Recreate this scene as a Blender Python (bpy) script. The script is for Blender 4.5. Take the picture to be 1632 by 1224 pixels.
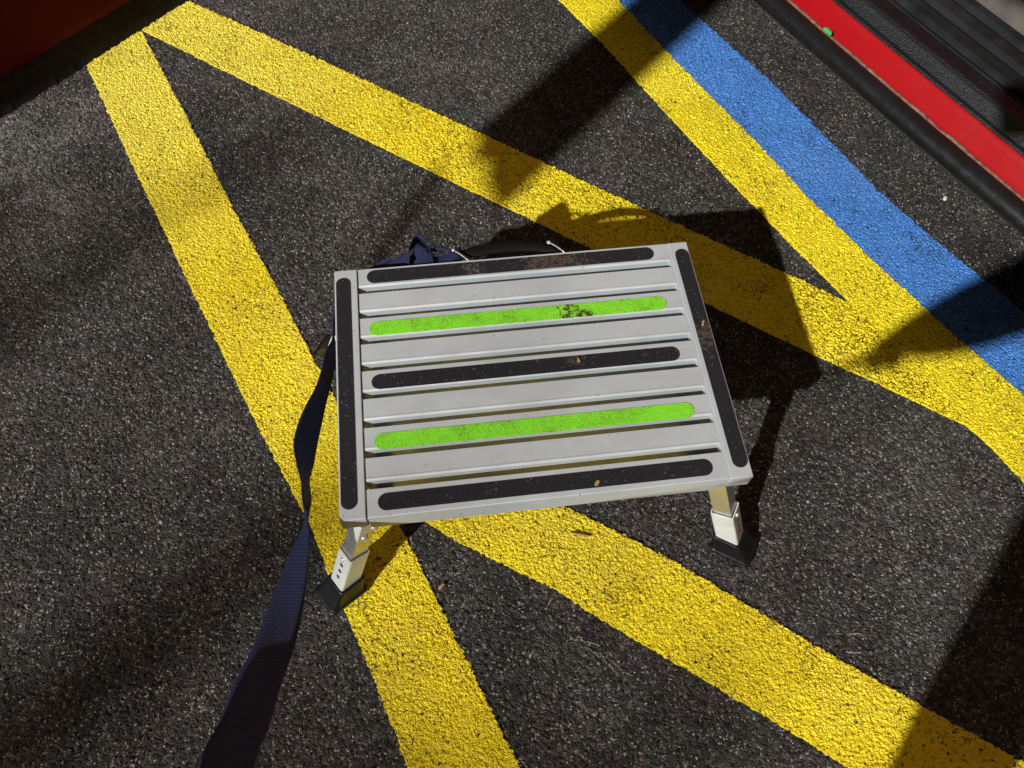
import bpy, bmesh, math, random
import numpy as np
from mathutils import Vector, Matrix, noise

random.seed(7)
S = bpy.context.scene
for o in list(bpy.data.objects):
    bpy.data.objects.remove(o)
COL = S.collection
R = math.radians

# ------------------------------------------------------------------ camera
cam_d = bpy.data.cameras.new('camera')
cam = bpy.data.objects.new('camera', cam_d)
COL.objects.link(cam)
S.camera = cam
RC = ((0.99212642, -0.12283473, 0.02442931),
      (-0.09666954, -0.875099, -0.47419061),
      (0.07962514, 0.46809546, -0.88008322))          # rows: right, down, forward
CP = Vector((-0.10296721, -0.47521464, 1.09290026))
mr = Matrix(((RC[0][0], -RC[1][0], -RC[2][0]),
             (RC[0][1], -RC[1][1], -RC[2][1]),
             (RC[0][2], -RC[1][2], -RC[2][2])))
cam.matrix_world = Matrix.Translation(CP) @ mr.to_4x4()
cam_d.sensor_width = 36.0
cam_d.lens = 1250.0 / 1632.0 * 36.0
cam_d.clip_start = 0.01
cam_d.clip_end = 500.0

# ------------------------------------------------------------------ light
W = bpy.data.worlds.new('World')
S.world = W
W.use_nodes = True
bg = W.node_tree.nodes['Background']
bg.inputs[0].default_value = (1.0, 0.74, 0.52, 1)      # night sky glow of the floodlit yard
bg.inputs[1].default_value = 0.19
sun_d = bpy.data.lights.new('floodlight', 'SUN')
sun_d.energy = 5.0
sun_d.angle = R(0.9)
sun_d.color = (0.98, 1.0, 0.97)
sun = bpy.data.objects.new('floodlight', sun_d)
COL.objects.link(sun)
AZ, EL = R(43.7), R(34.0)
LD = Vector((math.cos(EL)*math.cos(AZ), math.cos(EL)*math.sin(AZ), -math.sin(EL)))
sun.rotation_euler = LD.to_track_quat('-Z', 'Y').to_euler()
sun.location = -LD*20
S.view_settings.view_transform = 'Standard'
S.view_settings.look = 'None'
S.view_settings.exposure = 0.13
S.view_settings.gamma = 1.0
S.cycles.max_bounces = 5
S.cycles.diffuse_bounces = 2
S.cycles.glossy_bounces = 3

# ------------------------------------------------------------------ helpers
def link(name, bm, mat, parent=None, smooth=False, bevel=0.0, seg=2):
    me = bpy.data.meshes.new(name)
    bmesh.ops.recalc_face_normals(bm, faces=bm.faces)
    bm.to_mesh(me); bm.free()
    if smooth:
        for p in me.polygons: p.use_smooth = True
    if mat: me.materials.append(mat)
    o = bpy.data.objects.new(name, me)
    COL.objects.link(o)
    if parent: o.parent = parent
    if bevel:
        m = o.modifiers.new('bevel', 'BEVEL'); m.width = bevel; m.segments = seg
        m.limit_method = 'ANGLE'; m.angle_limit = R(30)
    return o

def empty(name, loc=(0, 0, 0)):
    o = bpy.data.objects.new(name, None)
    o.empty_display_size = 0.1
    COL.objects.link(o); o.location = loc
    return o

def tag(o, label=None, cat=None, group=None, kind=None):
    if label: o['label'] = label
    if cat: o['category'] = cat
    if group: o['group'] = group
    if kind: o['kind'] = kind
    return o

def box(bm, a, b, M=None):
    v = []
    for z in (a[2], b[2]):
        for x, y in ((a[0], a[1]), (b[0], a[1]), (b[0], b[1]), (a[0], b[1])):
            p = Vector((x, y, z)); v.append(bm.verts.new(M @ p if M else p))
    for f in ((0, 3, 2, 1), (4, 5, 6, 7), (0, 1, 5, 4), (1, 2, 6, 5), (2, 3, 7, 6), (3, 0, 4, 7)):
        bm.faces.new([v[i] for i in f])

def loft(bm, rings, cap=True, closed=True):
    vs = [[bm.verts.new(p) for p in r] for r in rings]
    n = len(rings[0])
    for a, b in zip(vs, vs[1:]):
        for i in range(n if closed else n-1):
            j = (i+1) % n
            bm.faces.new((a[i], a[j], b[j], b[i]))
    if cap:
        bm.faces.new(list(reversed(vs[0]))); bm.faces.new(vs[-1])
    return vs

def rrect(cx, cy, z, sx, sy, r, M=None, n=5):
    out = []
    for qx, qy, a0 in ((1, 1, 0), (-1, 1, 90), (-1, -1, 180), (1, -1, 270)):
        for k in range(n+1):
            a = R(a0 + 90*k/n)
            p = Vector((cx + qx*(sx/2-r) + r*math.cos(a), cy + qy*(sy/2-r) + r*math.sin(a), z))
            out.append(M @ p if M else p)
    return out

def tube(bm, pts, r, n=10, cap=True):
    pts = [Vector(p) for p in pts]; rings = []
    up = Vector((0, 0, 1))
    for i, p in enumerate(pts):
        t = (pts[min(i+1, len(pts)-1)] - pts[max(i-1, 0)]).normalized()
        a = t.cross(up)
        if a.length < 1e-3: a = t.cross(Vector((0, 1, 0)))
        a.normalize(); b = a.cross(t)
        rr = r[i] if isinstance(r, (list, tuple)) else r
        rings.append([p + a*rr*math.cos(2*math.pi*k/n) + b*rr*math.sin(2*math.pi*k/n) for k in range(n)])
    loft(bm, rings, cap)

def smoothpts(pts, n):
    """Catmull-Rom through tuples of floats."""
    out = []
    P = [tuple(p) for p in pts]
    P = [tuple(2*a-b for a, b in zip(P[0], P[1]))] + P + [tuple(2*a-b for a, b in zip(P[-1], P[-2]))]
    for i in range(1, len(P)-2):
        for k in range(n):
            t = k/n
            out.append(tuple(0.5*((2*b)+(-a+c)*t+(2*a-5*b+4*c-d)*t*t+(-a+3*b-3*c+d)*t**3)
                             for a, b, c, d in zip(P[i-1], P[i], P[i+1], P[i+2])))
    out.append(P[-2])
    return out

# ------------------------------------------------------------------ node helpers
class NT:
    def __init__(s, name, rough=0.6, metal=0.0, spec=0.5):
        s.m = bpy.data.materials.new(name); s.m.use_nodes = True
        s.t = s.m.node_tree; s.N = s.t.nodes; s.L = s.t.links
        s.p = s.N['Principled BSDF']
        s.p.inputs['Roughness'].default_value = rough
        s.p.inputs['Metallic'].default_value = metal
        s.p.inputs['Specular IOR Level'].default_value = spec
        s.co = s.N.new('ShaderNodeTexCoord').outputs['Object']
    def put(s, sock, v):
        if hasattr(v, 'is_linked') or hasattr(v, 'links'): s.L.new(v, sock)
        elif isinstance(v, (tuple, list)):
            sock.default_value = tuple(v) if len(sock.default_value) == len(v) else tuple(v)+(1,)
        else: sock.default_value = v
    def noise(s, scale, det=4, rough=0.5, vec=None, dist=0.0, out='Fac'):
        n = s.N.new('ShaderNodeTexNoise')
        n.inputs['Scale'].default_value = scale; n.inputs['Detail'].default_value = det
        n.inputs['Roughness'].default_value = rough; n.inputs['Distortion'].default_value = dist
        s.L.new(vec or s.co, n.inputs['Vector']); return n.outputs[out]
    def voro(s, scale, out='Distance', feat='F1', vec=None, rnd=1.0):
        n = s.N.new('ShaderNodeTexVoronoi'); n.feature = feat
        n.inputs['Scale'].default_value = scale; n.inputs['Randomness'].default_value = rnd
        s.L.new(vec or s.co, n.inputs['Vector']); return n.outputs[out]
    def math(s, op, a, b=0.0, c=None, clamp=False):
        n = s.N.new('ShaderNodeMath'); n.operation = op; n.use_clamp = clamp
        s.put(n.inputs[0], a); s.put(n.inputs[1], b)
        if c is not None: s.put(n.inputs[2], c)
        return n.outputs[0]
    def vm(s, op, a, b):
        n = s.N.new('ShaderNodeVectorMath'); n.operation = op
        s.put(n.inputs[0], a); s.put(n.inputs[1], b)
        return n.outputs['Value'] if op in ('DISTANCE', 'LENGTH', 'DOT_PRODUCT') else n.outputs[0]
    def rng(s, v, a, b, c=0.0, d=1.0, smooth=False):
        n = s.N.new('ShaderNodeMapRange')
        if smooth: n.interpolation_type = 'SMOOTHSTEP'
        for i, x in enumerate((v, a, b, c, d)): s.put(n.inputs[i], x)
        return n.outputs[0]
    def mix(s, f, a, b, mode='MIX'):
        n = s.N.new('ShaderNodeMix'); n.data_type = 'RGBA'; n.blend_type = mode
        s.put(n.inputs[0], f)
        for i, x in ((6, a), (7, b)):
            if isinstance(x, (tuple, list)) and len(x) == 3: x = tuple(x)+(1,)
            s.put(n.inputs[i], x)
        return n.outputs[2]
    def sep(s, c):
        n = s.N.new('ShaderNodeSeparateColor'); s.L.new(c, n.inputs[0]); return n.outputs
    def bump(s, h, dist, strength=1.0, normal=None):
        n = s.N.new('ShaderNodeBump'); n.inputs['Strength'].default_value = strength
        n.inputs['Distance'].default_value = dist; s.L.new(h, n.inputs['Height'])
        if normal: s.L.new(normal, n.inputs['Normal'])
        return n.outputs[0]
    def spot(s, c, r, soft=0.5):
        """1 near point c, fading to 0 at radius r (object space)."""
        d = s.vm('DISTANCE', s.co, tuple(c))
        return s.rng(d, r*soft, r, 1.0, 0.0)
    def base(s, c): s.put(s.p.inputs['Base Color'], tuple(c)+(1,) if isinstance(c, (tuple, list)) else c)
    def displace(s, h, mid, scale):
        n = s.N.new('ShaderNodeDisplacement'); n.inputs['Midlevel'].default_value = mid
        n.inputs['Scale'].default_value = scale; s.L.new(h, n.inputs['Height'])
        s.L.new(n.outputs[0], s.N['Material Output'].inputs['Displacement'])
        s.m.displacement_method = 'BOTH'
    def nrm(s, n): s.L.new(n, s.p.inputs['Normal'])
    def rough(s, r): s.put(s.p.inputs['Roughness'], r)

def asphalt_nodes(t):
    """stone chips set in bitumen: shared by the bare ground and by the paint that lies on it"""
    warp = t.vm('ADD', t.co, t.vm('MULTIPLY', t.noise(55, 3, out='Color'), (0.009, 0.009, 0.0)))
    d1 = t.voro(205, vec=warp)
    d2 = t.voro(430, vec=warp)
    nz = t.noise(600, 3, 0.6)
    nb = t.noise(95, 4, 0.55)
    h = t.math('SUBTRACT', 1.0, t.math('POWER', d1, 1.4))
    h = t.math('MULTIPLY_ADD', t.math('SUBTRACT', 1.0, d2), 0.55, h)
    h = t.math('MULTIPLY_ADD', nz, 0.55, h)
    h = t.math('MULTIPLY_ADD', nb, 1.3, h)
    return h, warp

def mat_asphalt():
    t = NT('asphalt', 0.78, 0, 0.35)
    h, warp = asphalt_nodes(t)
    cell = t.sep(t.voro(205, 'Color', vec=warp))
    cell2 = t.sep(t.voro(430, 'Color', vec=warp))
    v = t.math('MULTIPLY_ADD', t.math('POWER', cell[0], 1.8), 0.050, 0.011)
    v = t.math('MULTIPLY_ADD', cell2[1], 0.016, v)
    big = t.noise(2.3, 4, 0.6)
    v = t.math('MULTIPLY', v, t.rng(big, 0.30, 0.70, 0.55, 1.65))
    v = t.math('MULTIPLY', v, t.rng(t.noise(11, 5, 0.65), 0.3, 0.7, 0.68, 1.35))
    # pool of lamp light beside the left red vehicle, painted as paler asphalt
    lamplit = t.math('MULTIPLY', t.spot((-0.88, 0.70, 0), 0.34, 0.1), t.rng(t.noise(9, 5, 0.65), 0.38, 0.62))
    v = t.math('MULTIPLY', v, t.math('MULTIPLY_ADD', lamplit, 1.9, 0.92))
    top = t.math('MULTIPLY', t.spot((-0.05, 1.05, 0), 0.75, 0.1), t.rng(t.noise(4, 5, 0.65), 0.3, 0.65))  # brighter far area: light painted in as paler asphalt
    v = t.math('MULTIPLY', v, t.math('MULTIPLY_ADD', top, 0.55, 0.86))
    tint = t.mix(t.rng(t.noise(8, 4, 0.6), 0.42, 0.6), (1.03, 1.0, 0.90), (1.15, 0.93, 0.90))
    c = t.mix(1.0, tint, v, 'MULTIPLY')
    spark = t.rng(cell2[2], 0.935, 0.97, 0, 1)
    c = t.mix(t.math('MULTIPLY', spark, 0.7), c, (0.42, 0.37, 0.32))
    spark1 = t.rng(cell[2], 0.965, 0.98, 0, 1)
    c = t.mix(t.math('MULTIPLY', spark1, 0.35), c, (0.26, 0.21, 0.17))
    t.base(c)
    t.rough(t.rng(cell[1], 0, 1, 0.55, 0.9))
    t.displace(h, 2.0, 0.0042)
    return t.m

def mat_paint(name, col, col2, chips=1.0, edge=None):
    t = NT(name, 0.62, 0, 0.4)
    h, warp = asphalt_nodes(t)
    # thick paint fills the finest gaps but keeps blobs and pits
    pn = t.noise(150, 2, 0.5, dist=1.0)
    crack = t.voro(105, feat='DISTANCE_TO_EDGE', vec=t.vm('ADD', t.co, t.vm('MULTIPLY', t.noise(90, 3, out='Color'), (0.012, 0.012, 0))))
    hp = t.math('MULTIPLY_ADD', pn, 1.05, t.math('MULTIPLY', h, 0.82))
    hp = t.math('MULTIPLY_ADD', t.rng(crack, 0.0, 0.16), 0.10, hp)
    wear = t.noise(11, 5, 0.6)
    pit = t.noise(210, 3, 0.55, dist=0.4)
    pit = t.math('SUBTRACT', pit, t.math('MULTIPLY', t.math('SUBTRACT', wear, 0.5), 0.26*chips))
    pitm = t.rng(pit, 0.376, 0.338, 0, 1)
    ck = t.math('MULTIPLY', t.rng(crack, 0.06, 0.015), t.rng(t.math('ADD', wear, t.noise(75, 3)), 1.17, 1.26))
    m = t.math('MAXIMUM', pitm, t.math('MULTIPLY', ck, 0.9))
    var = t.noise(26, 4, 0.6)
    c = t.mix(t.rng(var, 0.3, 0.7), col, col2)
    pale = t.rng(t.noise(3.1, 4, 0.6), 0.5, 0.72, 0.0, 0.35)
    c = t.mix(pale, c, tuple(min(1, x*0.85+0.09) for x in col))
    if name.startswith('yellow'):      # paler yellow where the two stripes meet by the left vehicle
        c = t.mix(t.math('MULTIPLY', t.spot((-0.62, 0.86, 0), 0.55, 0.15), 0.45), c, (0.78, 0.70, 0.13))
    dirt = t.rng(t.noise(7, 6, 0.7), 0.5, 0.75, 0.0, 0.45)
    c = t.mix(dirt, c, tuple(x*0.55 for x in col))
    c = t.mix(t.math('MULTIPLY', t.rng(h, 1.35, 0.95, 0, 1), 0.55), c, tuple(x*0.5 for x in col))
    c = t.mix(m, c, (0.035, 0.030, 0.026))
    t.base(c)
    t.rough(t.math('MULTIPLY_ADD', m, 0.25, 0.5))
    hh = t.math('SUBTRACT', hp, t.math('MULTIPLY', m, 0.45))
    t.displace(hh, 2.20, 0.0042)
    return t.m

def mat_simple(name, col, rough=0.5, metal=0.0, nscale=30, namp=0.12, bs=None, bd=0.0004, spec=0.5):
    t = NT(name, rough, metal, spec)
    n = t.noise(nscale, 5, 0.6)
    t.base(t.mix(t.rng(n, 0.3, 0.7), tuple(c*(1-namp) for c in col), tuple(min(1, c*(1+namp)) for c in col)))
    t.rough(t.rng(t.noise(nscale*2.3, 4), 0.3, 0.7, max(0.05, rough-0.08), min(1, rough+0.1)))
    if bs: t.nrm(t.bump(t.noise(bs, 4, 0.6), bd))
    return t.m

def mat_alu():
    t = NT('grey_coated_aluminium', 0.42, 0.25, 0.5)
    c = t.mix(t.rng(t.noise(7, 5, 0.6), 0.3, 0.7), (0.455, 0.485, 0.51), (0.54, 0.572, 0.59))
    # brushed smears, scuffs and small dark nicks
    sc = t.N.new('ShaderNodeMapping'); sc.inputs['Scale'].default_value = (1.0, 2.6, 2.6)
    t.L.new(t.co, sc.inputs[0])
    sm = t.noise(22, 6, 0.7, vec=sc.outputs[0])
    c = t.mix(t.rng(sm, 0.5, 0.8, 0, 0.2), c, (0.27, 0.26, 0.24))
    nick = t.rng(t.noise(160, 2, 0.5), 0.72, 0.76)
    c = t.mix(t.math('MULTIPLY', nick, 0.65), c, (0.10, 0.09, 0.075))
    t.base(c)
    t.rough(t.rng(t.noise(35, 4), 0.3, 0.7, 0.34, 0.55))
    t.nrm(t.bump(t.noise(60, 3, 0.5), 0.0002, 0.5))
    return t.m

def mat_grip(name, a, b, speck, dirt_at=(), dark=(0.05, 0.035, 0.02), grime=0.0):
    t = NT(name, 0.85, 0, 0.3)
    g = t.noise(900, 2, 0.6); v = t.voro(700)
    c = t.mix(t.rng(g, 0.35, 0.65), a, b)
    cell = t.sep(t.voro(520, 'Color'))
    c = t.mix(t.math('MULTIPLY', t.rng(cell[0], 0.975, 0.99), 0.4), c, speck)
    if grime:
        gm = t.math('MULTIPLY', t.rng(t.noise(30, 6, 0.75), 0.42, 0.66), t.rng(t.noise(420, 3), 0.35, 0.6))
        c = t.mix(t.math('MULTIPLY', gm, grime), c, (0.11, 0.19, 0.02))
    for p, r, amt, dc in dirt_at:
        msk = t.math('MULTIPLY', t.spot(p, r, 0.25), 1.0)
        th = t.math('ADD', t.noise(170, 6, 0.8), t.math('MULTIPLY', msk, 0.20))
        c = t.mix(t.math('MULTIPLY', t.math('MULTIPLY', t.rng(th, 0.66, 0.70), amt), t.math('GREATER_THAN', msk, 0.01)), c, dc)
    t.base(c)
    t.nrm(t.bump(t.math('ADD', g, t.math('MULTIPLY', v, 0.6)), 0.0009))
    return t.m

def mat_web():
    t = NT('navy_webbing', 0.7, 0, 0.4)
    uv = t.N.new('ShaderNodeTexCoord').outputs['UV']
    w1 = t.N.new('ShaderNodeTexWave'); w1.inputs['Scale'].default_value = 13; w1.bands_direction = 'Y'
    t.L.new(uv, w1.inputs[0])
    w2 = t.N.new('ShaderNodeTexWave'); w2.inputs['Scale'].default_value = 3.2; w2.bands_direction = 'X'
    t.L.new(uv, w2.inputs[0])
    c = t.mix(w1.outputs['Fac'], (0.006, 0.009, 0.042), (0.013, 0.019, 0.082))
    t.base(c)
    t.nrm(t.bump(t.math('ADD', w1.outputs['Fac'], t.math('MULTIPLY', w2.outputs['Fac'], 0.7)), 0.0007))
    return t.m

def mat_red(name, col, dirt=0.0, rough=0.25, spec=0.5):
    t = NT(name, rough, 0, spec)
    c = t.mix(t.rng(t.noise(3, 3), 0.3, 0.7), col, tuple(x*0.95 for x in col))
    d = t.rng(t.noise(60, 6, 0.8), 0.60, 0.8, 0, dirt)
    c = t.mix(d, c, (0.13, 0.085, 0.05))
    t.base(c)
    t.rough(t.rng(t.noise(25, 5, 0.6), 0.3, 0.8, rough, rough+0.08))
    t.nrm(t.bump(t.noise(9, 2), 0.0006, 0.4))
    return t.m

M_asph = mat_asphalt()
M_yel = mat_paint('yellow_road_paint', (0.82, 0.66, 0.010), (0.76, 0.56, 0.008), 1.0)
M_blue = mat_paint('blue_road_paint', (0.066, 0.225, 0.60), (0.056, 0.185, 0.51), 0.7)
M_alu = mat_alu()
M_tape = mat_grip('black_grip_tape', (0.006, 0.0055, 0.007), (0.019, 0.017, 0.021), (0.16, 0.14, 0.13),
                  dirt_at=(((0.055, 0.158, 0.239), 0.085, 0.55, (0.13, 0.085, 0.06)),
                           ((-0.055, 0.160, 0.239), 0.022, 0.4, (0.20, 0.17, 0.15)),
                           ((0.060, 0.004, 0.239), 0.018, 0.5, (0.13, 0.08, 0.05)),
                           ((0.236, 0.02, 0.239), 0.045, 0.45, (0.14, 0.10, 0.07))))
M_green = mat_grip('green_grip_tape', (0.17, 0.62, 0.014), (0.27, 0.76, 0.035), (0.10, 0.35, 0.02),
                   dirt_at=(((0.062, 0.075, 0.239), 0.030, 1.0, (0.055, 0.035, 0.012)),
                            ((0.080, 0.071, 0.239), 0.022, 1.0, (0.055, 0.035, 0.012))), grime=0.75)
M_rub = mat_simple('black_rubber', (0.007, 0.007, 0.008), 0.36, 0, 40, 0.25, 300, 0.0002, spec=0.3)
M_white = mat_simple('white_leg_steel', (0.62, 0.63, 0.60), 0.35, 0.15, 30, 0.08)
M_silver = mat_simple('bare_aluminium', (0.62, 0.62, 0.62), 0.30, 0.85, 40, 0.10)
M_chrome = mat_simple('polished_rivet', (0.85, 0.85, 0.86), 0.32, 0.8, 40, 0.03)
M_hole = mat_simple('dark_hole', (0.012, 0.012, 0.012), 0.8)
M_web = mat_web()
M_hand = mat_simple('black_handle_plastic', (0.004, 0.004, 0.004), 0.7, 0, 30, 0.2, spec=0.15)
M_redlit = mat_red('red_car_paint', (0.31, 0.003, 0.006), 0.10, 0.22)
M_reddark = mat_red('dark_red_paint', (0.085, 0.0004, 0.006), 0.08, 0.55, 0.12)  # darker, duller red than the sill paint
M_plas = mat_simple('black_sill_plastic', (0.008, 0.008, 0.010), 0.36, 0, 24, 0.3, 380, 0.0016, spec=0.3)
M_ribw = mat_simple('scuffed_black_rib', (0.012, 0.012, 0.013), 0.75, 0, 20, 0.6, 300, 0.0004, spec=0.2)
M_carpet = mat_simple('dusty_grey_carpet', (0.085, 0.072, 0.062), 0.95, 0, 14, 0.55, 500, 0.0015)
M_seal = mat_simple('grimy_beige_sealant', (0.15, 0.095, 0.062), 0.8, 0, 130, 0.75, 200, 0.0006)
M_under = mat_simple('black_underside', (0.008, 0.008, 0.008), 0.9)
M_stone = mat_simple('pale_stone', (0.52, 0.44, 0.38), 0.8, 0, 120, 0.2, 300, 0.0005)
M_twig = mat_simple('dry_twig', (0.30, 0.20, 0.10), 0.85, 0, 150, 0.3)
M_chalk = mat_simple('pale_scrape', (0.30, 0.27, 0.25), 0.9, 0, 200, 0.3)
M_clip = mat_simple('green_plastic', (0.03, 0.42, 0.10), 0.35)

# ------------------------------------------------------------------ ground and markings
def mesh_np(name, co, quads, mat):
    me = bpy.data.meshes.new(name)
    me.vertices.add(len(co)); me.vertices.foreach_set('co', np.ascontiguousarray(co, dtype=np.float32).ravel())
    me.loops.add(quads.size); me.loops.foreach_set('vertex_index', quads.astype(np.int32).ravel())
    me.polygons.add(len(quads))
    me.polygons.foreach_set('loop_start', np.arange(0, quads.size, 4, dtype=np.int32))
    me.polygons.foreach_set('loop_total', np.full(len(quads), 4, dtype=np.int32))
    me.polygons.foreach_set('use_smooth', np.ones(len(quads), dtype=bool))
    me.update(calc_edges=True); me.materials.append(mat)
    o = bpy.data.objects.new(name, me); COL.objects.link(o)
    return o

def gridquads(nr, nc, off=0):
    a = (np.arange(nr-1)[:, None]*nc + np.arange(nc-1)[None, :]).ravel() + off
    return np.stack([a, a+1, a+nc+1, a+nc], axis=1)

# one sheet: finely divided where the picture looks (the stone chips are real relief), coarse out to the horizon
STEP = 0.0018
y0, y1 = -0.66, 1.30
nr = int((y1-y0)/STEP)+1; nc = int(2.05/STEP)+1
ys = np.linspace(y0, y1, nr)[:, None]; us = np.linspace(0, 1, nc)[None, :]
xl = -0.76-0.17*(ys+0.6); xr = 0.64+0.47*(ys+0.6)
X = xl+(xr-xl)*us; Y = np.broadcast_to(ys, X.shape)
co = np.stack([X, Y, np.zeros_like(X)], axis=-1).reshape(-1, 3)
B_ = 120.0
outer = np.array([(-B_, -B_, 0), (B_, -B_, 0), (B_, B_, 0), (-B_, B_, 0)])
nv = len(co); c0, c1, c2, c3 = 0, nc-1, nr*nc-1, (nr-1)*nc
ring = np.array([(nv, nv+1, c1, c0), (nv+1, nv+2, c2, c1), (nv+2, nv+3, c3, c2), (nv+3, nv, c0, c3)])
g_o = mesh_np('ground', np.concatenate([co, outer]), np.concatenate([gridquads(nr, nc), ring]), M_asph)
tag(g_o, 'dark weathered asphalt yard', kind='structure')

def marking(name, L, Rr, z, mat, label, rough=0.0016, seed=0):
    """a painted stripe between its left and right edge polylines, with ragged edges"""
    def resample(pts, n):
        pts = [Vector((p[0], p[1], 0)) for p in pts]
        ds = [0]
        for a, b in zip(pts, pts[1:]): ds.append(ds[-1]+(b-a).length)
        out = []
        for k in range(n+1):
            s = ds[-1]*k/n; i = 0
            while i < len(ds)-2 and ds[i+1] < s: i += 1
            f = (s-ds[i])/(ds[i+1]-ds[i])
            out.append(pts[i].lerp(pts[i+1], f))
        for _ in range(3):          # soften the corners of the traced polyline
            out = [out[0]]+[(out[i-1]+out[i]*2+out[i+1])/4 for i in range(1, len(out)-1)]+[out[-1]]
        return out
    Llen = sum((Vector(q[:2])-Vector(p[:2])).length for p, q in zip(L, L[1:]))
    n = int(Llen/STEP)
    a, b = resample(L, n), resample(Rr, n)
    ea, eb = [], []
    for k, (p, q) in enumerate(zip(a, b)):
        w = (q-p).normalized()
        for vs, pt, s in ((ea, p, 1), (eb, q, -1)):
            j = noise.noise(Vector((pt.x*260, pt.y*260, seed)))*rough + noise.noise(Vector((pt.x*60, pt.y*60, seed+9)))*rough*1.1
            pt = pt + w*j
            vs.append((pt.x, pt.y, z))
    ea, eb = np.array(ea), np.array(eb)
    wid = np.linalg.norm(ea-eb, axis=1).mean()
    m_ = max(4, int(wid/STEP)+1)
    u = np.linspace(0, 1, m_)[None, :, None]
    co = ea[:, None, :]*(1-u) + eb[:, None, :]*u
    d0 = co[1, 0]-co[0, 0]; d1 = co[0, 1]-co[0, 0]
    if d0[0]*d1[1]-d0[1]*d1[0] > 0:       # keep the faces looking up
        co = co[:, ::-1]
    # tuck the two edges down to the asphalt
    co[:, 0, 2] = 0.0; co[:, -1, 2] = 0.0
    o = mesh_np(name, co.reshape(-1, 3), gridquads(n+1, m_), mat)
    return tag(o, label, kind='structure')

marking('yellow_line',
        [(-0.825, 1.06), (-.7615, .9214), (-.6567, .6731), (-.5338, .386), (-.4095, .098), (-.3195, -.0932), (-.2982, -.1583), (-.2352, -.3204), (-.2004, -.4204), (-.10, -.72)],
        [(-0.70, 1.11), (-.6562, 1.0019), (-.5457, .7404), (-.4557, .5191), (-.3755, .3373), (-.3198, .2032), (-.2575, .0595), (-.187, -.1175), (-.1427, -.2279), (-.0985, -.3409), (-.0603, -.4376), (.05, -.72)],
        0.0017, M_yel, 'long yellow stripe running under the left end of the step stool', seed=1)
marking('yellow_line',
        [(-.61, 1.128), (-.5681, 1.0936), (-.4386, .9957), (-.2562, .8556), (-.0259, .676), (.1791, .5146), (.3524, .3799), (.5295, .2441), (.60, .185)],
        [(-.70, 1.045), (-.6565, 1.0059), (-.5087, .888), (-.3716, .7796), (-.2596, .6906), (-.0838, .5534), (.1263, .389), (.4078, .1703), (.5045, .096), (.573, .046), (.66, -.022), (.70, -.052)],
        0.0021, M_yel, 'yellow stripe passing behind the step stool and through its shadow', seed=2)
marking('yellow_line',
        [(.10, 1.26), (.2109, 1.0282), (.2808, .8808), (.3682, .6716), (.4463, .4926), (.5207, .3299), (.5768, .2132), (.62, .11), (.6869, -.0355), (.715, -.085), (.7427, -.1473), (.84, -.40)],
        [(.22, 1.30), (.3397, 1.0167), (.4318, .7946), (.5232, .5889), (.585, .4348), (.6586, .2753), (.7291, .1382), (.8079, -.0043), (.95, -.28), (1.0, -.40)],
        0.0025, M_yel, 'yellow stripe bordering the blue stripe beside the red vehicle', seed=3)
marking('yellow_line',
        [(-.27, .125), (-.19, .068), (.0469, -.1019), (.1313, -.1588), (.2101, -.2176), (.2836, -.2784), (.3552, -.3374), (.4253, -.3922), (.4792, -.4339), (.5793, -.510), (.85, -.72)],
        [(-.24, .015), (-.21, -.02), (-.1884, -.0753), (-.1376, -.1207), (-.0869, -.1572), (.0128, -.2207), (.0734, -.2725), (.1763, -.3513), (.2491, -.407), (.3161, -.4608), (.3495, -.4879), (.60, -.68)],
        0.0021, M_yel, 'yellow stripe running out from under the front of the step stool', seed=4)
marking('blue_line',
        [(.21, 1.30), (.3357, 1.0167), (.4268, .7946), (.5182, .5889), (.580, .4348), (.6536, .2753), (.7241, .1382), (.8029, -.0043), (.945, -.28)],
        [(.36, 1.25), (.476, 1.0045), (.5345, .877), (.6035, .7377), (.6553, .6095), (.722, .4364), (.7905, .3018), (.8578, .1858), (.877, .1475), (1.05, -.15)],
        0.0016, M_blue, 'blue painted stripe beside the yellow stripe', seed=5)

# ------------------------------------------------------------------ the step stool
HT = 0.2385
stool = empty('step_stool', (0, 0, 0))
tag(stool, 'grey aluminium folding step stool with black and green grip strips', 'step stool')

def tape(x, y, z, sx, sy, parent, mat):
    bm = bmesh.new()
    r = min(sx, sy)/2 - 0.0001
    loft(bm, [rrect(x, y, z, sx, sy, r, n=8), rrect(x, y, z+0.0008, sx, sy, r, n=8)])
    return link('grip_strip', bm, mat, parent)

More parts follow.
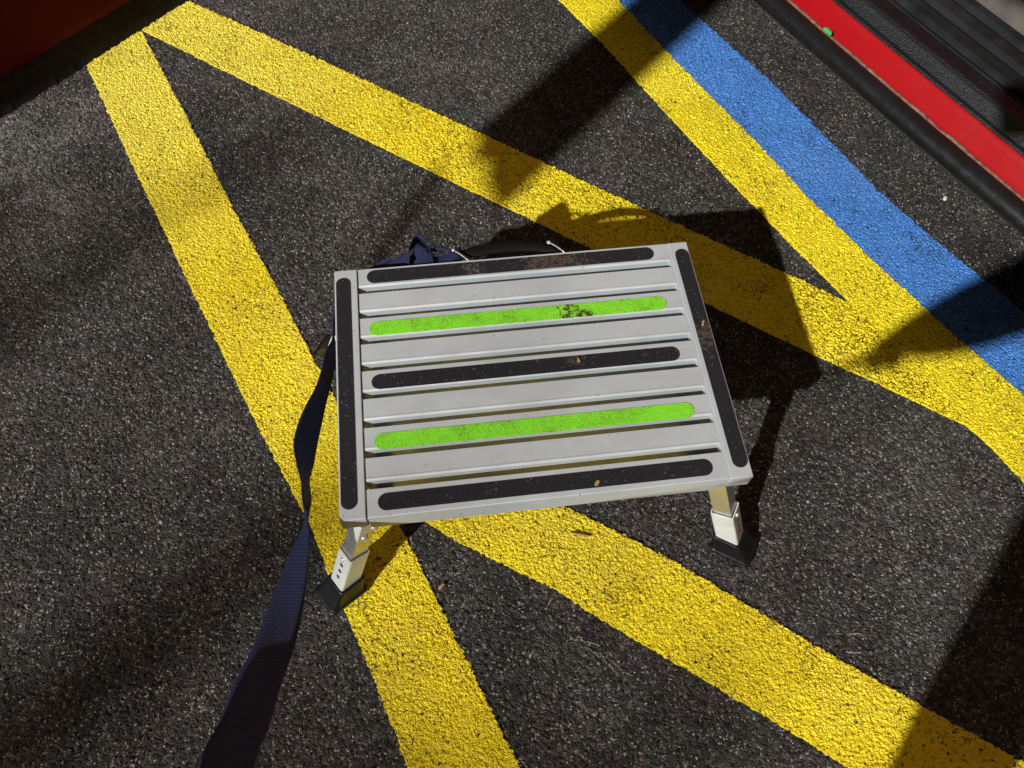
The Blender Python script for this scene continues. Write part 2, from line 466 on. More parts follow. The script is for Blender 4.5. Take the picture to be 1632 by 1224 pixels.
PITCH = 0.03912
XL, XR = -0.2087, 0.2115
for i in range(9):
    yb = 0.1738 - PITCH*i
    yf = yb - 0.0290
    last = (i == 8)
    if last: yf = -0.1738
    th = 0.0260
    cut = 0.0
    zt = HT; zb = HT-th
    bm = bmesh.new()
    # cross section: flat top, small raised bead near the front edge, front lip
    zl = HT-0.0088 if last else HT-th
    prof = [(yb, zl), (yb, zt-0.0004), (yb-0.0004, zt), (yf+0.0042, zt), (yf+0.0036, zt+0.0004), (yf+0.0022, zt+0.0004),
            (yf+0.0010, zt-0.0004), (yf, zt-0.0016), (yf, zl)]
    if last:
        prof = [(yb, zl), (yb, zt-0.0004), (yb-0.0004, zt), (yf+0.0012, zt), (yf+0.0003, zt-0.0004), (yf, zt-0.0012), (yf, zl)]
    ring0, ring1 = [], []
    for (y, z) in prof:
        fr = max(0.0, (zt-z)/0.0088)
        front = (y < yb-0.01)
        ring0.append((XL + (cut*fr if front or z < zt-0.005 else 0), y, z))
        ring1.append((XR, y, z))
    loft(bm, [ring0, ring1])
    if i == 8:      # deep outer channel under the first and last slat
        y0, y1 = (yb-0.006, yb) if i == 0 else (yf, yf+0.006)
        box(bm, (XL+0.0005, y0+0.0002, HT-0.033), (XR-0.0005, y1-0.0002, zl-0.0002))
    sl = link('slat', bm, M_alu, stool)
    yc = (0.1598, None, 0.0780, None, 0.0001, None, -0.0806, None, -0.1565)[i]
    if yc is not None:
        gr = i in (2, 6)
        sx = 0.392 if last else 0.389
        tape(-0.0005 if last else -0.003, yc, HT+0.0001, sx, 0.0206, sl, M_green if gr else M_tape)

for s in (-1, 1):
    bm = bmesh.new()
    x0, x1 = (-0.2402, -0.2106) if s < 0 else (0.2140, 0.2410)
    # rail with slightly chamfered lower corners at both ends
    z0, z1 = HT-0.033, HT+0.0006
    c = 0.008
    pr = [(-0.1742, z1), (-0.1742, z0+c), (-0.1742+c, z0), (0.1742-c, z0), (0.1742, z0+c), (0.1742, z1)]
    loft(bm, [[(x0, y, z) for y, z in pr], [(x1, y, z) for y, z in pr]])
    rail = link('side_rail', bm, M_alu, stool, bevel=0.0009)
    if s > 0:            # stepped inner lip of the right rail
        bm = bmesh.new(); box(bm, (0.2117, -0.1735, HT-0.02), (0.2139, 0.1735, HT+0.0001))
        link('rail_lip', bm, M_alu, rail, bevel=0.0004)
        bm = bmesh.new(); box(bm, (0.2400, -0.1450, HT-0.033), (0.2413, -0.1440, HT+0.0009))
        link('rail_seam', bm, M_hole, rail)
    tape(-0.2288 if s < 0 else 0.2298, 0.0, z1+0.0001, 0.0186, 0.3225 if s < 0 else 0.3235, rail, M_tape)
# cross braces below the slats
for x in (-0.19, 0.19):
    bm = bmesh.new(); box(bm, (x-0.010, -0.1675, HT-0.040), (x+0.010, 0.1675, HT-0.0263))
    link('cross_brace', bm, M_under, stool, bevel=0.001)

def leg(sx, sy):
    top = Vector((sx*0.205, sy*0.1435, 0.228)); bot = Vector((sx*0.2775, sy*0.1905, 0.0))
    ax = (top-bot).normalized()
    out = Vector((sx*0.0725, sy*0.047, 0)).normalized()
    X = (out - ax*out.dot(ax)).normalized(); Y = ax.cross(X)
    M = Matrix.Translation(bot) @ Matrix((X, Y, ax)).transposed().to_4x4()
    LEN = (top-bot).length
    bm = bmesh.new()
    loft(bm, [rrect(0, 0, 0.05, 0.0255, 0.0215, 0.0015, M, 2), rrect(0, 0, LEN-0.030, 0.0255, 0.0215, 0.0015, M, 2)])
    lg = link('leg', bm, M_silver, stool)
    # outer telescopic sleeve, open at the top
    bm = bmesh.new()
    zs = 0.118
    o0 = rrect(0, 0, 0.030, 0.0310, 0.0270, 0.0030, M, 4); o1 = rrect(0, 0, zs, 0.0310, 0.0270, 0.0030, M, 4)
    i1 = rrect(0, 0, zs, 0.0278, 0.0238, 0.0020, M, 4); i0 = rrect(0, 0, zs-0.012, 0.0278, 0.0238, 0.0020, M, 4)
    loft(bm, [o0, o1, i1, i0])
    sv = link('leg_sleeve', bm, M_white, lg, smooth=False)
    # adjustment holes on the outer face, spring button in the top one
    for k in range(4):
        z = 0.108 - 0.0158*k
        bm = bmesh.new()
        ring = [[M @ Vector((0.0148+h, 0.0032*math.cos(a*math.pi/6), z+0.0032*math.sin(a*math.pi/6))) for a in range(12)] for h in (0.0, 0.00095)]
        loft(bm, ring)
        if k: link('adjustment_hole', bm, M_hole, sv)
        else:
            bm.free(); bm = bmesh.new()
            ring = [[M @ Vector((0.0148+h, r*math.cos(a*math.pi/6), z+r*math.sin(a*math.pi/6))) for a in range(12)]
                    for h, r in ((0.0, 0.0036), (0.0022, 0.0034), (0.0032, 0.0022), (0.0035, 0.0008))]
            loft(bm, ring); link('spring_button', bm, M_chrome, sv, smooth=True)
    # flared rubber foot standing flat on the asphalt
    yaw = math.atan2(out.y, out.x)
    F = Matrix.Translation(Vector((bot.x, bot.y, 0))) @ Matrix.Rotation(yaw, 4, 'Z')
    bm = bmesh.new(); rings = []
    tl = M @ Vector((0, 0, 0.043))
    tloc = F.inverted() @ tl
    for z, a, b, r, f in ((0.0041, .058, .045, .006, 0), (0.0070, .0605, .0475, .007, 0), (.0100, .0610, .0480, .007, 0), (.0118, .0590, .046, .007, 0.05),
                          (.0125, .0545, .0425, .007, 0.1), (.024, .0475, .039, .006, .45), (.040, .0400, .0350, .005, 1.0), (.0415, .0370, .0325, .004, 1.0)):
        rings.append(rrect(tloc.x*f, tloc.y*f, z, a, b, r, F, 4))
    loft(bm, rings)
    link('rubber_foot', bm, M_rub, lg, smooth=False, bevel=0.0012)
    # hinge bracket with domed bolts under the platform corner
    bm = bmesh.new()
    B = M @ Matrix.Translation((0, 0, LEN-0.070))
    prf = [(-0.010, 0.045), (0.0158, 0.045), (0.0158, -0.004), (0.004, 0.004), (-0.008, 0.018)]
    loft(bm, [[B @ Vector((x, y, z)) for x, z in prf] for y in (0.0112, 0.0136)])
    prf = [(-0.0100, 0.045), (0.0110, 0.045), (0.0110, -0.004), (0.0020, 0.012)]
    loft(bm, [[B @ Vector((x, y, z)) for y, z in prf] for x in (0.0132, 0.0156)])
    br = link('hinge_bracket', bm, M_white, lg, bevel=0.0008)
    for yy in (1,):
        for bx, bz in ((0.004, -0.003), (-0.007, 0.013), (-0.013, 0.017)):
            bm = bmesh.new(); rr = []
            for k in range(5):
                a = k/4*math.pi/2
                r = 0.0056*math.cos(a)+0.0003; h = 0.0110+0.0066*math.sin(a)
                rr.append([B @ Vector((bx+r*math.cos(q*math.pi/6), yy*h, bz+r*math.sin(q*math.pi/6))) for q in range(12)])
            loft(bm, rr); link('bolt', bm, M_chrome, br, smooth=True)
for sx in (-1, 1):
    for sy in (-1, 1):
        leg(sx, sy)

# carry handle on the back rail with two wire links
bm = bmesh.new()
ctrl = [(-0.100, .1815, .2240, .0050), (-0.080, .1900, .2250, .0080), (-.050, .1965, .2265, .0100), (-.012, .2010, .2270, .0115), (.025, .1990, .2265, .0105), (.050, .1925, .2255, .0080), (.066, .1850, .2240, .0050)]
rings = []
sp = smoothpts(ctrl, 6)
for i, (x, y, z, w) in enumerate(sp):
    t = (Vector(sp[min(i+1, len(sp)-1)][:3]) - Vector(sp[max(i-1, 0)][:3])).normalized()
    n = Vector((0, 0, 1)).cross(t).normalized()
    rings.append([Vector((x, y, z)) + n*w*0.9*math.cos(a*math.pi/6) + Vector((0, 0, 1))*0.0045*math.sin(a*math.pi/6) for a in range(12)])
loft(bm, rings)
handle = link('carry_handle', bm, M_hand, stool, smooth=True)
for x in (-0.075, 0.057):
    bm = bmesh.new()
    tube(bm, smoothpts([(x-0.004, .1955, .2345), (x+0.004, .188, .2355), (x+0.014, .1765, .2350), (x+.015, .1745, .2310)], 5), 0.0012, 8)
    link('wire_link', bm, M_silver, handle, smooth=True)
    bm = bmesh.new()
    tube(bm, [(x-0.006, .1980, .2330), (x-0.003, .1945, .2352)], 0.0026, 8)
    link('link_end', bm, M_chrome, handle, smooth=True)

# ------------------------------------------------------------------ webbing strap held up towards the photographer
def ribbon(name, edges, mat, parent=None, th=0.0011, n=8, sub=6):
    """edges: list of (left xyz, right xyz)"""
    flat = smoothpts([tuple(a)+tuple(b) for a, b in edges], n)
    bm = bmesh.new(); uvl = bm.loops.layers.uv.new('UV')
    rows = []; length = 0; prev = None
    for f in flat:
        a, b = Vector(f[:3]), Vector(f[3:])
        m = (a+b)/2
        if prev is not None: length += (m-prev).length
        prev = m
        rows.append((a, b, length))
    V = []
    for i, (a, b, l) in enumerate(rows):
        m0 = (rows[max(i-1, 0)][0]+rows[max(i-1, 0)][1])/2; m1 = (rows[min(i+1, len(rows)-1)][0]+rows[min(i+1, len(rows)-1)][1])/2
        nn = (b-a).cross(m1-m0)
        nn = nn.normalized() if nn.length > 1e-9 else Vector((0, 0, 1))
        V.append([[bm.verts.new(a.lerp(b, k/sub)+nn*sg*th/2) for k in range(sub+1)] for sg in (1, -1)])
    for i in range(len(V)-1):
        for sd in (0, 1):
            for k in range(sub):
                f = bm.faces.new((V[i][sd][k], V[i][sd][k+1], V[i+1][sd][k+1], V[i+1][sd][k]))
                for lp, (u, w) in zip(f.loops, ((k/sub, rows[i][2]), ((k+1)/sub, rows[i][2]), ((k+1)/sub, rows[i+1][2]), (k/sub, rows[i+1][2]))):
                    lp[uvl].uv = (u, w*12)
        for k in (0, sub):
            bm.faces.new((V[i][0][k], V[i][1][k], V[i+1][1][k], V[i+1][0][k]))
    return link(name, bm, mat, parent, smooth=True)

STRAP = [
 # (left edge, right edge) from the knot behind the stool round its left end and up to the hand
 ((-0.165, 0.200, 0.190), (-0.165, 0.200, 0.226)),
 ((-0.215, 0.190, 0.165), (-0.215, 0.188, 0.203)),
 ((-0.250, 0.135, 0.155), (-0.250, 0.140, 0.193)),
 ((-0.2614, 0.0839, 0.1870), (-0.2531, 0.1033, 0.1530)),
 ((-0.2669, 0.0517, 0.1920), (-0.2560, 0.0697, 0.1580)),
 ((-0.2738, 0.0236, 0.1970), (-0.2610, 0.0404, 0.1630)),
 ((-0.2860, -0.0043, 0.2010), (-0.2665, 0.0097, 0.1690)),
 ((-0.2944, -0.0308, 0.2050), (-0.2706, -0.0192, 0.1750)),
 ((-0.2974, -0.0595, 0.2125), (-0.2748, -0.0482, 0.1815)),
 ((-0.2911, -0.0922, 0.2238), (-0.2783, -0.0789, 0.1883)),
 ((-0.2841, -0.1172, 0.2328), (-0.2821, -0.1028, 0.1953)),
 ((-0.2805, -0.1446, 0.2432), (-0.2781, -0.1309, 0.2047)),
 ((-0.2829, -0.1618, 0.2200), (-0.2717, -0.1752, 0.2560)),
 ((-0.2872, -0.1839, 0.2325), (-0.2684, -0.1964, 0.2655)),
 ((-0.2974, -0.2329, 0.2635), (-0.2662, -0.2426, 0.2865)),
 ((-0.3029, -0.2780, 0.2960), (-0.2662, -0.2854, 0.3100)),
 ((-0.3068, -0.3193, 0.3320), (-0.2677, -0.3250, 0.3380)),
 ((-0.3115, -0.3568, 0.3705), (-0.2718, -0.3614, 0.3695)),
 ((-0.3123, -0.3939, 0.4105), (-0.2729, -0.3983, 0.4055)),
 ((-0.3137, -0.4240, 0.4465), (-0.2746, -0.4285, 0.4395)),
]
# continue to the hand that holds it
STRAP += [((-0.300, -0.500, 0.520), (-0.262, -0.505, 0.530)),
          ((-0.270, -0.620, 0.650), (-0.232, -0.620, 0.655)),
          ((-0.240, -0.690, 0.775), (-0.202, -0.690, 0.777)),
          ((-0.236, -0.715, 0.785), (-0.198, -0.715, 0.787))]
st = ribbon('webbing_strap', STRAP, M_web, n=7)
tag(st, 'dark navy webbing strap twisting up from the left side of the step stool', 'strap')
# knot: wide folded loop standing up behind the stool, and a thin tail to the handle
# (each pair: foot of the band, rim of the band)
ribbon('strap_loop', [((-0.190, .178, .196), (-0.188, .188, .212)), ((-0.172, .178, .200), (-0.170, .196, .218)), ((-0.156, .179, .204), (-0.154, .203, .222)),
                      ((-0.143, .180, .206), (-0.142, .206, .226))], M_web, st, th=0.0016, n=8)
ribbon('strap_loop', [((-0.146, .176, .204), (-0.139, .182, .240)), ((-0.149, .196, .204), (-0.139, .200, .240)), ((-0.144, .216, .206), (-0.134, .213, .242)), ((-0.132, .229, .208), (-0.127, .220, .243)),
                      ((-0.117, .225, .208), (-0.118, .214, .242)), ((-0.107, .208, .206), (-0.113, .201, .240)), ((-0.102, .190, .204), (-0.110, .188, .238)), ((-0.101, .177, .202), (-0.109, .177, .236))], M_web, st, th=0.0018, n=8)
ribbon('strap_loop', [((-0.150, .179, .214), (-0.137, .192, .236)), ((-0.138, .179, .222), (-0.128, .206, .242)), ((-0.128, .179, .226), (-0.118, .200, .238)),
                      ((-0.118, .178, .222), (-0.108, .190, .230))], M_web, st, th=0.0018, n=8)
ribbon('strap_tail', [((-0.122, .178, .226), (-0.119, .191, .226)), ((-0.104, .180, .228), (-0.103, .192, .229)), ((-0.090, .181, .229), (-0.090, .193, .230)),
                      ((-0.079, .182, .232), (-0.079, .197, .236)), ((-0.071, .186, .228), (-0.069, .203, .231)), ((-0.074, .186, .220), (-0.074, .200, .218))], M_web, st, th=0.0014, n=6)
bm = bmesh.new()
tube(bm, smoothpts([(-0.121, .199, .228), (-.108, .203, .230), (-.094, .203, .231), (-.083, .199, .229)], 5), 0.0028, 8)
link('strap_cord', bm, M_web, st, smooth=True)

# ------------------------------------------------------------------ red vehicle, doorway sill on the right
car = empty('parked_vehicle', (1.2, 0.6, 0))
tag(car, 'bright red vehicle with open doorway, black ribbed sill plate and rubber moulding at right', 'vehicle')
P0 = Vector((0.5, 0.40)); D = Vector((.419, -.908)); N = Vector((.908, .419))
def bow(s):
    q = s-0.08
    return 0.0175 + (0.035*q*q if abs(q) < 0.5 else 0.035*0.25 + 0.035*(abs(q)-0.5))
def cp(s, o, z):
    q = P0 + D*s + N*(o+bow(s))
    return Vector((q.x, q.y, z)) - car.location
SS = [-1.3+0.04*k for k in range(int(2.7/0.04)+1)]
def extrude_profile(name, prof, mat, parent, s0=-1.3, s1=1.4, closed=True, smooth=True, bevel=0, wob=0.0):
    bm = bmesh.new()
    n = int((s1-s0)/0.03)+1
    rings = []
    for k in range(n+1):
        s = s0+(s1-s0)*k/n
        rings.append([cp(s, o + wob*noise.noise(Vector((s*30, 0, 3))), z + wob*0.6*noise.noise(Vector((s*34, 5, 1)))) for o, z in prof])
    loft(bm, rings, cap=closed, closed=closed)
    o = link(name, bm, mat, parent, smooth=smooth, bevel=bevel)
    return o
# black rubber bulb moulding along the bottom edge
circ = [(0.0205+0.0165*math.cos(a*math.pi/8), 0.298+0.0155*math.sin(a*math.pi/8)) for a in range(16)]
ml = extrude_profile('rubber_moulding', circ, M_rub, car, wob=0.0006)
extrude_profile('seal_strip', [(0.033, .300), (0.041, .300), (0.0425, .3055), (0.0385, .3085), (0.034, .307)], M_seal, car, wob=0.0030)
# red painted sill
extrude_profile('sill_panel', [(0.0400, .300), (0.0425, .306), (0.0475, .316), (0.0535, .327), (0.0575, .3345), (0.0610, .3368), (0.070, .3368), (0.070, .300)], M_redlit, car)
extrude_profile('dark_underside', [(0.20, .205), (1.20, .205), (1.20, .268), (0.20, .268)], M_under, car, smooth=False)
# black plastic scuff plate with a textured ridge, then ribbed tread
plate = [(0.0600, .3372), (0.0622, .3392), (0.0680, .3400), (0.0745, .3460), (0.0795, .3515), (0.0850, .3545), (0.0930, .3545), (0.1000, .3500), (0.1080, .3380), (0.1170, .3260), (0.1400, .3195), (0.1590, .3195)]
plate += [(0.1590, .3105), (0.285, .3105), (0.287, .300), (0.064, .300)]
for o0, o1 in ((.1595, .167), (.180, .208), (.221, .250), (.263, .284)):
    extrude_profile('tread_rib', [(o0, .3106), (o0+.002, .3185), (o0+.004, .3195), (o1-.004, .3195), (o1-.002, .3185), (o1, .3106)], M_ribw, car, smooth=False)
extrude_profile('scuff_plate', plate, M_plas, car, smooth=False)
extrude_profile('carpet', [(0.286, .300), (0.286, .3175), (0.320, .3200), (0.350, .3190), (0.352, .300)], M_carpet, car)
extrude_profile('inner_sill', [(0.350, .300), (0.352, .322), (0.362, .352), (0.376, .392), (0.372, .60), (0.42, .60), (0.42, .300)], M_reddark, car)
extrude_profile('cab_floor', [(0.42, .300), (1.22, .300), (1.22, .330), (0.42, .330)], M_under, car, smooth=False)
# closed body sides before and after the doorway, far wall and roof, so that it is a vehicle from elsewhere too
for s0, s1 in ((-2.4, -0.95), (1.15, 2.6)):
    bm = bmesh.new()
    pr_ = [(0.045, .27), (0.005, .55), (0.010, 1.00), (0.10, 1.45), (0.14, 1.45), (0.06, 1.00), (0.05, .55), (0.085, .27)]
    loft(bm, [[cp(s0+(s1-s0)*k/12, o, z) for o, z in pr_] for k in range(13)])
    link('side_panel', bm, M_redlit, car, bevel=0.006)
    bm = bmesh.new()
    sw = s0+0.55 if s0 < 0 else s0+0.8
    rg = []
    for o, r in ((0.05, .20), (0.04, .31), (0.07, .335), (0.20, .335), (0.23, .30), (0.23, .2)):
        rg.append([cp(sw+r*math.cos(a*math.pi/14), o, .335+r*math.sin(a*math.pi/14)) for a in range(28)])
    loft(bm, rg); link('wheel', bm, M_rub, car)
bm = bmesh.new()
loft(bm, [[cp(s, o, z) for o, z in ((1.18, .27), (1.24, .55), (1.24, 1.0), (1.14, 1.45), (1.10, 1.45), (1.20, 1.0), (1.20, .55), (1.14, .27))] for s in (-2.4, -1, 0, 1, 2.6)])
link('side_panel', bm, M_redlit, car)

# small green tab wedged above the moulding
bm = bmesh.new()
s_ = -0.070
pts = []
for a in range(13):
    t = math.pi*a/12
    pts.append((s_ + 0.0085*math.cos(t), 0.0275+0.0060*math.sin(t)))
loft(bm, [[cp(s, o, z) + car.location for s, o in pts] for z in (.3150, .3190)])
tag(link('plastic_tab', bm, M_clip, bevel=0.0008), 'small bright green round plastic tab wedged above the black rubber moulding', 'tab')

# ------------------------------------------------------------------ red vehicle on the left
lv = empty('parked_vehicle', (-1.2, 1.3, 0))
tag(lv, 'dark red low vehicle body in shade at top left', 'vehicle')
d2 = Vector((0.3266, 0.3153)).normalized(); n2 = Vector((d2.y, -d2.x))      # n2 points to the stool
Q0 = n2*(-1.1880)
def lp(s, o, z):
    q = Q0 + d2*s + n2*o
    return Vector((q.x, q.y, z)) - lv.location
bm = bmesh.new()
prf = [(-0.014, .054), (-0.005, .060), (-0.002, .075), (-0.005, .20), (-0.015, .36), (-0.02, .40), (-0.07, .80), (-0.25, 1.15), (-1.3, 1.15), (-1.3, .054)]
loft(bm, [[lp(-3+0.1*k, o, z) for o, z in prf] for k in range(61)])
link('body', bm, M_reddark, lv, smooth=False, bevel=0.003)
bm = bmesh.new()
rg = []
for k in range(401):
    s = -1.5+3.0*k/400
    j = noise.noise(Vector((s*70, 0, 4)))*0.0035 *0.4 + noise.noise(Vector((s*22, 3, 4)))*0.0025
    rg.append([lp(s, o, z) for o, z in ((0.004+j, -.002), (-0.002+j, .020), (-0.016, .053), (-0.10, .053), (-0.10, -.002))])
loft(bm, rg)
link('dark_underside', bm, M_under, lv)  # black strip with ragged edge, standing in for shade under the body
bm = bmesh.new()
loft(bm, [[lp(s, o, z) for o, z in ((-0.002, .290), (0.0000, .296), (0.0000, .330), (-0.002, .336), (-0.02, .336), (-0.02, .290))] for s in (-3, -1, 0, 1, 3)])
link('rub_strip', bm, M_redlit, lv)

# ------------------------------------------------------------------ bits lying about
def flake(name, x, y, z, sx, sy, h, rot, mat, label, cat, group=None, n=9, seed=0):
    rnd = random.Random(seed)
    bm = bmesh.new(); rr = []
    ang = [(k+rnd.uniform(-.25, .25))*2*math.pi/n for k in range(n)]
    rad = [rnd.uniform(.75, 1.1) for _ in range(n)]
    Mx = Matrix.Translation((x, y, z)) @ Matrix.Rotation(rot, 4, 'Z')
    for hh, f in ((0, .9), (h*.5, 1.0), (h, .6)):
        rr.append([Mx @ Vector((sx/2*r*f*math.cos(a), sy/2*r*f*math.sin(a), hh)) for a, r in zip(ang, rad)])
    loft(bm, rr)
    return tag(link(name, bm, mat, smooth=False, bevel=0.0003), label, cat, group)
flake('wood_chip', -.1400, -.2000, .0008, .016, .0055, .004, R(38), M_twig, 'tan wood chip on the asphalt between the two front yellow stripes', 'wood chip', seed=1)
flake('twig', .0620, -.1500, .0040, .036, .0035, .003, R(-17), M_twig, 'thin dry twig on the yellow stripe just below the front edge of the stool', 'twig', seed=2)
flake('pebble', .8367, .4022, .0005, .010, .008, .006, R(70), M_stone, 'small pale pebble on the asphalt between the blue stripe and the rubber moulding', 'pebble', seed=3)
flake('dead_leaf_bit', .0560, -.1620, .2398, .011, .0055, .0015, R(50), M_twig, 'brown leaf crumb on the front black grip strip of the stool', 'leaf bit', seed=4)
flake('dead_leaf_bit', .2320, .0400, .2400, .012, .004, .0015, R(62), M_twig, 'brown leaf crumb on the right black grip strip of the stool', 'leaf bit', seed=5)
flake('dead_leaf_bit', .0620, .0030, .2398, .008, .004, .0015, R(100), M_twig, 'brown leaf crumb on the middle black grip strip of the stool', 'leaf bit', seed=6)
# pale scrapes in the asphalt near the bottom of the picture, broken strips of dust
rnd = random.Random(5); bm = bmesh.new()
for A, B, C in (((.0286, -.2913), (.050, -.296), (.0720, -.3085)), ((.0381, -.3015), (.066, -.313), (.0943, -.3445)), ((.052, -.310), (.072, -.326), (.082, -.346)), ((.4026, -.3301), (.412, -.330), (.4221, -.3308)), ((.394, -.352), (.405, -.3535), (.414, -.355))):
    for k in range(60):
        t = k/59
        if rnd.random() < .45: continue
        x = (1-t)**2*A[0]+2*t*(1-t)*B[0]+t*t*C[0]+rnd.uniform(-.0009, .0009); y = (1-t)**2*A[1]+2*t*(1-t)*B[1]+t*t*C[1]+rnd.uniform(-.0009, .0009)
        l, w = rnd.uniform(.0008, .0020), rnd.uniform(.0003, .0008); a = math.atan2(C[1]-A[1], C[0]-A[0])+rnd.uniform(-.6, .6)
        Mx = Matrix.Translation((x, y, .0004)) @ Matrix.Rotation(a, 4, 'Z')
        bm.faces.new([bm.verts.new(Mx @ Vector(p)) for p in ((-l, 0, 0), (0, -w, .0002), (l, 0, 0), (0, w, .0002))])
tag(link('scrape_marks', bm, M_chalk), 'pale scrape marks in the asphalt', kind='structure')

# ------------------------------------------------------------------ added banner and post, out of view, shaped to cast the shadow across the top
bp = empty('shadow_banner_post', (-2.3, -0.25, 0))
tag(bp, 'added grey post with bracket arm, carrying the shadow-casting banner', 'post')
bm = bmesh.new(); tube(bm, [(0, 0, 0), (0, 0, 4.6)], 0.035, 14); link('pole', bm, M_silver, bp, smooth=True)
bm = bmesh.new(); tube(bm, [(0, 0, 4.5), (0.99, -0.47, 4.5)], 0.015, 10); link('bracket_arm', bm, M_silver, bp, smooth=True)
bq = Vector((-math.sin(AZ), math.cos(AZ), 0)); bpp = Vector((math.cos(AZ), math.sin(AZ), 0))
bm = bmesh.new(); rr = []
for k in range(41):
    f = k/40; q = 0.318+0.165*f
    rip = 0.010*math.sin(f*15)
    zb = 1.290 + 0.09*f + 0.018*noise.noise(Vector((f*5, 2, 7)))
    c0 = bq*q + bpp*(-1.6+rip)
    rr.append([c0 + Vector((0, 0, zb)), c0 + Vector((0, 0, 4.48)), c0 + bpp*0.003 + Vector((0, 0, 4.48)), c0 + bpp*0.003 + Vector((0, 0, zb))])
loft(bm, rr)
bn = link('shadow_banner', bm, mat_simple('plain_banner_cloth', (0.45, 0.05, 0.05), 0.8))
tag(bn, 'added narrow red cloth banner, hung from the post to cast a shadow', 'banner')
bm = bmesh.new()
tube(bm, smoothpts([tuple(bq*0.470 + bpp*-1.6 + Vector((0, 0, 1.31))), tuple(bq*0.430 + bpp*-1.6 + Vector((0, 0, 1.20))), tuple(bq*0.385 + bpp*-1.6 + Vector((0, 0, 1.08)))], 5), 0.009, 8)
link('cord', bm, M_web, bn, smooth=True)  # cord added to cast the thin dark line below the banner's shadow

# ------------------------------------------------------------------ added tree, out of view, its thin edge placed to shade the near asphalt
tr = empty('shadow_tree', tuple(bpp*-10.75 + bq*0.15))
tag(tr, 'added leafy tree behind the photographer, shading the near asphalt', 'tree')
bark = mat_simple('bark', (0.10, 0.075, 0.055), 0.9, 0, 12, 0.4, 30, 0.01)
leafm = mat_simple('leaf_green', (0.06, 0.10, 0.03), 0.7, 0, 2, 0.4)
rnd = random.Random(11)
bm = bmesh.new()
tube(bm, smoothpts([(0, 0, 0, .16), (0.05, 0, 1.4, .13), (-.03, .05, 2.8, .10), (0.05, .02, 4.2, .07), (0, 0, 5.6, .03)], 4) and [p[:3] for p in smoothpts([(0, 0, 0), (0.05, 0, 1.4), (-.03, .05, 2.8), (0.05, .02, 4.2), (0, 0, 5.6)], 4)],
     [.17-.14*k/16 for k in range(17)], 10)
CC = Vector((0, 0, 5.2)); tips = []
for k in range(46):
    z0_ = rnd.uniform(2.6, 5.2); a = rnd.uniform(0, 2*math.pi); el = rnd.uniform(-.25, 1.1)
    rad = rnd.uniform(1.15, 1.75)
    tip = CC + Vector((math.cos(a)*math.cos(el), math.sin(a)*math.cos(el), math.sin(el)*0.9))*rad
    mid = Vector((0, 0, z0_)).lerp(tip, .5) + Vector((rnd.uniform(-.2, .2), rnd.uniform(-.2, .2), rnd.uniform(-.1, .2)))
    pts = smoothpts([(0, 0, z0_), tuple(mid), tuple(tip)], 4)
    tube(bm, pts, [.035-.029*i/8 for i in range(9)], 6)
    tips += [(Vector(p), .16+.05*i) for i, p in enumerate(pts[4:])]
# bare limbs past the crown, added to cast soft bands of shade
def tl_(p, q, z): return tuple(bpp*(p+10.75) + bq*(q-0.15) + Vector((0, 0, z)))
tube(bm, smoothpts([tl_(-10.75, .15, 3.9), tl_(-9.7, .42, 4.7), tl_(-8.6, .34, 5.0), tl_(-8.12, .25, 5.02), tl_(-7.70, .15, 5.0), tl_(-7.5, .10, 4.95)], 6), [.06-.0010*i for i in range(31)], 8)
tube(bm, smoothpts([tl_(-9.5, .42, 4.75), tl_(-8.7, .62, 5.05), tl_(-8.0, .80, 5.2), tl_(-7.4, .72, 5.15)], 6), [.045-.0017*i for i in range(19)], 8)
tube(bm, smoothpts([tl_(-9.9, .1, 4.5), tl_(-8.8, -.15, 4.9), tl_(-8.0, -.32, 5.0), tl_(-7.6, -.45, 5.1)], 6), [.040-.0016*i for i in range(19)], 8)
link('trunk', bm, bark, tr, smooth=True)
bm = bmesh.new()
for k in range(9000):
    c0, sp_ = rnd.choice(tips)
    p = c0 + Vector((rnd.gauss(0, 1), rnd.gauss(0, 1), rnd.gauss(0, 1)))*sp_*0.62
    ax_ = Vector((rnd.gauss(0, 1), rnd.gauss(0, 1), rnd.gauss(0, .6))).normalized()
    sd = ax_.cross(Vector((rnd.gauss(0, 1), rnd.gauss(0, 1), rnd.gauss(0, 1)))).normalized()
    l = rnd.uniform(.030, .055); w = l*.48
    bm.faces.new([bm.verts.new(p + ax_*a + sd*b) for a, b in ((-l, 0), (-l*.2, w), (l, 0), (-l*.2, -w))])
link('crown', bm, leafm, tr)

# ------------------------------------------------------------------ photographer
pm_skin = mat_simple('skin', (0.55, 0.33, 0.24), 0.5)
pm_cloth = mat_simple('dark_clothing', (0.03, 0.032, 0.04), 0.8)
pm_hair = mat_simple('dark_hair', (0.03, 0.02, 0.015), 0.6)
me = bpy.data.meshes.new('person')
J = {}; V_ = []; E_ = []; RR = []
def jt(n, p, r, par=None):
    J[n] = len(V_); V_.append(p); RR.append(r)
    if par is not None: E_.append((J[par], J[n]))
BX, BY = 0.03, -1.07
jt('pelvis', (BX, BY, .95), (.16, .12))
jt('waist', (BX, BY+.01, 1.10), (.145, .11), 'pelvis')
jt('chest', (BX-.01, BY+.02, 1.30), (.165, .12), 'waist')
jt('neck0', (BX-.02, BY+.05, 1.47), (.07, .07), 'chest')
jt('neck', (BX-.02, BY+.08, 1.53), (.055, .055), 'neck0')
jt('head0', (BX-.02, BY+.12, 1.60), (.075, .085), 'neck')
jt('head', (BX-.02, BY+.15, 1.70), (.082, .095), 'head0')
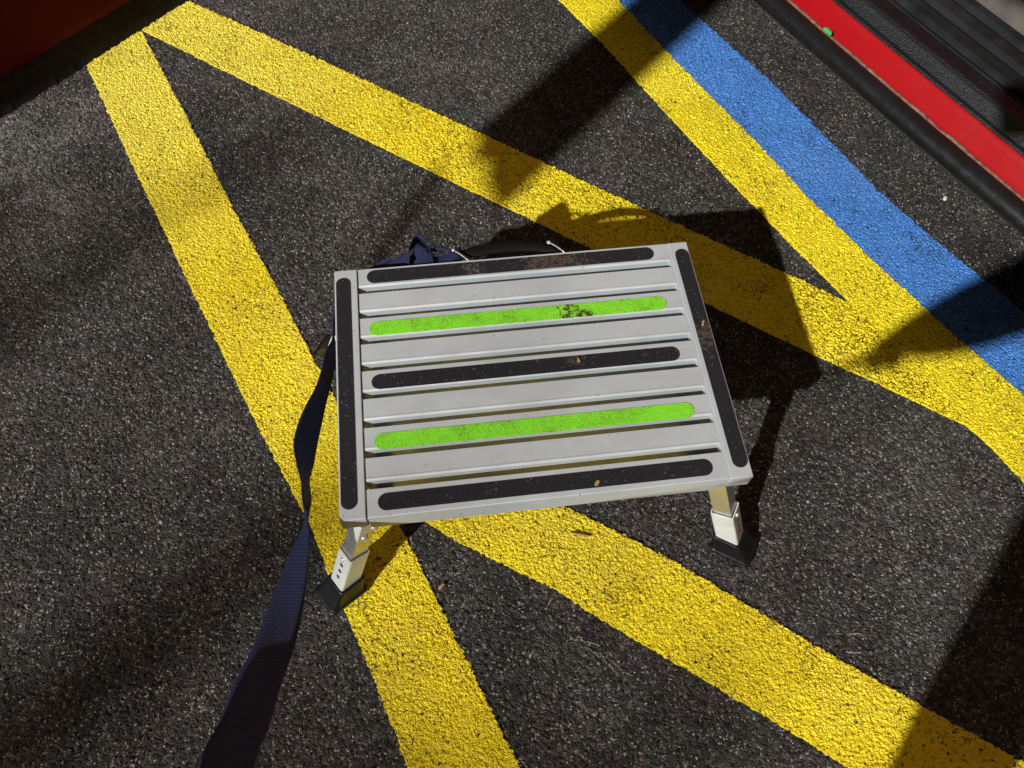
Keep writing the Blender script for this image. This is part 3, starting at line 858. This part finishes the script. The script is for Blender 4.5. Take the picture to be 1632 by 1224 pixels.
for s, n in ((-1, 'L'), (1, 'R')):
    jt('hip'+n, (BX+s*.10, BY, .88), (.10, .10), 'pelvis')
    jt('knee'+n, (BX+s*.13, BY+.02, .50), (.062, .062), 'hip'+n)
    jt('ankle'+n, (BX+s*.14, BY-.02, .10), (.042, .045), 'knee'+n)
    jt('toe'+n, (BX+s*.16, BY+.15, .045), (.045, .035), 'ankle'+n)
    jt('sh'+n, (BX+s*.18, BY+.03, 1.41), (.065, .065), 'chest')
jt('elbL', (-.065, -.87, 1.09), (.088, .080), 'shL')
jt('wriL', (-.185, -.745, .86), (.056, .052), 'elbL')
jt('palL', (-.215, -.712, .80), (.042, .032), 'wriL')
jt('elbR', (.24, -.85, 1.16), (.046, .046), 'shR')
jt('wriR', (.115, -.62, 1.07), (.029, .029), 'elbR')
jt('palR', (.085, -.575, 1.07), (.034, .022), 'wriR')
for k, (dx, dy) in enumerate(((-.02, .02), (-.007, .03), (.008, .03), (.022, .022))):
    jt('fL%da' % k, (-.218+dx, -.705+dy*.6, .778), (.011, .011), 'palL')
    jt('fL%db' % k, (-.218+dx, -.712+dy*.2, .752), (.010, .010), 'fL%da' % k)
    jt('fR%da' % k, (.066+dx*.3, -.548, 1.085-k*.015), (.009, .009), 'palR')
    jt('fR%db' % k, (.040+dx*.3, -.512, 1.085-k*.015), (.0085, .0085), 'fR%da' % k)
jt('tL', (-.185, -.705, .785), (.010, .010), 'palL')
jt('tR', (.06, -.56, 1.10), (.010, .010), 'palR')
me.from_pydata(V_, E_, [])
po = bpy.data.objects.new('person', me); COL.objects.link(po)
me.materials.append(pm_cloth)
tag(po, 'photographer in dark clothing standing behind the stool and holding up the strap', 'person')
md = po.modifiers.new('skin', 'SKIN'); md.use_smooth_shade = True
for i, sv_ in enumerate(me.skin_vertices[0].data):
    sv_.radius = RR[i]; sv_.use_root = (i == 0)
sb = po.modifiers.new('sub', 'SUBSURF'); sb.levels = 1; sb.render_levels = 1
bm = bmesh.new(); bmesh.ops.create_uvsphere(bm, u_segments=20, v_segments=12, radius=1)
for v_ in bm.verts: v_.co = Vector((v_.co.x*.092+BX-.02, v_.co.y*.105+BY+.135, v_.co.z*.10+1.735))
link('hair', bm, pm_hair, po, smooth=True)
# the phone taking the picture (the lens sits at its left end)
ph = Matrix.Translation(CP) @ mr.to_4x4()
bm = bmesh.new(); box(bm, (-0.018, -0.055, 0.006), (0.142, 0.020, 0.014), ph)
tag(link('phone', bm, M_rub, bevel=0.003), 'black phone held over the stool', 'phone')
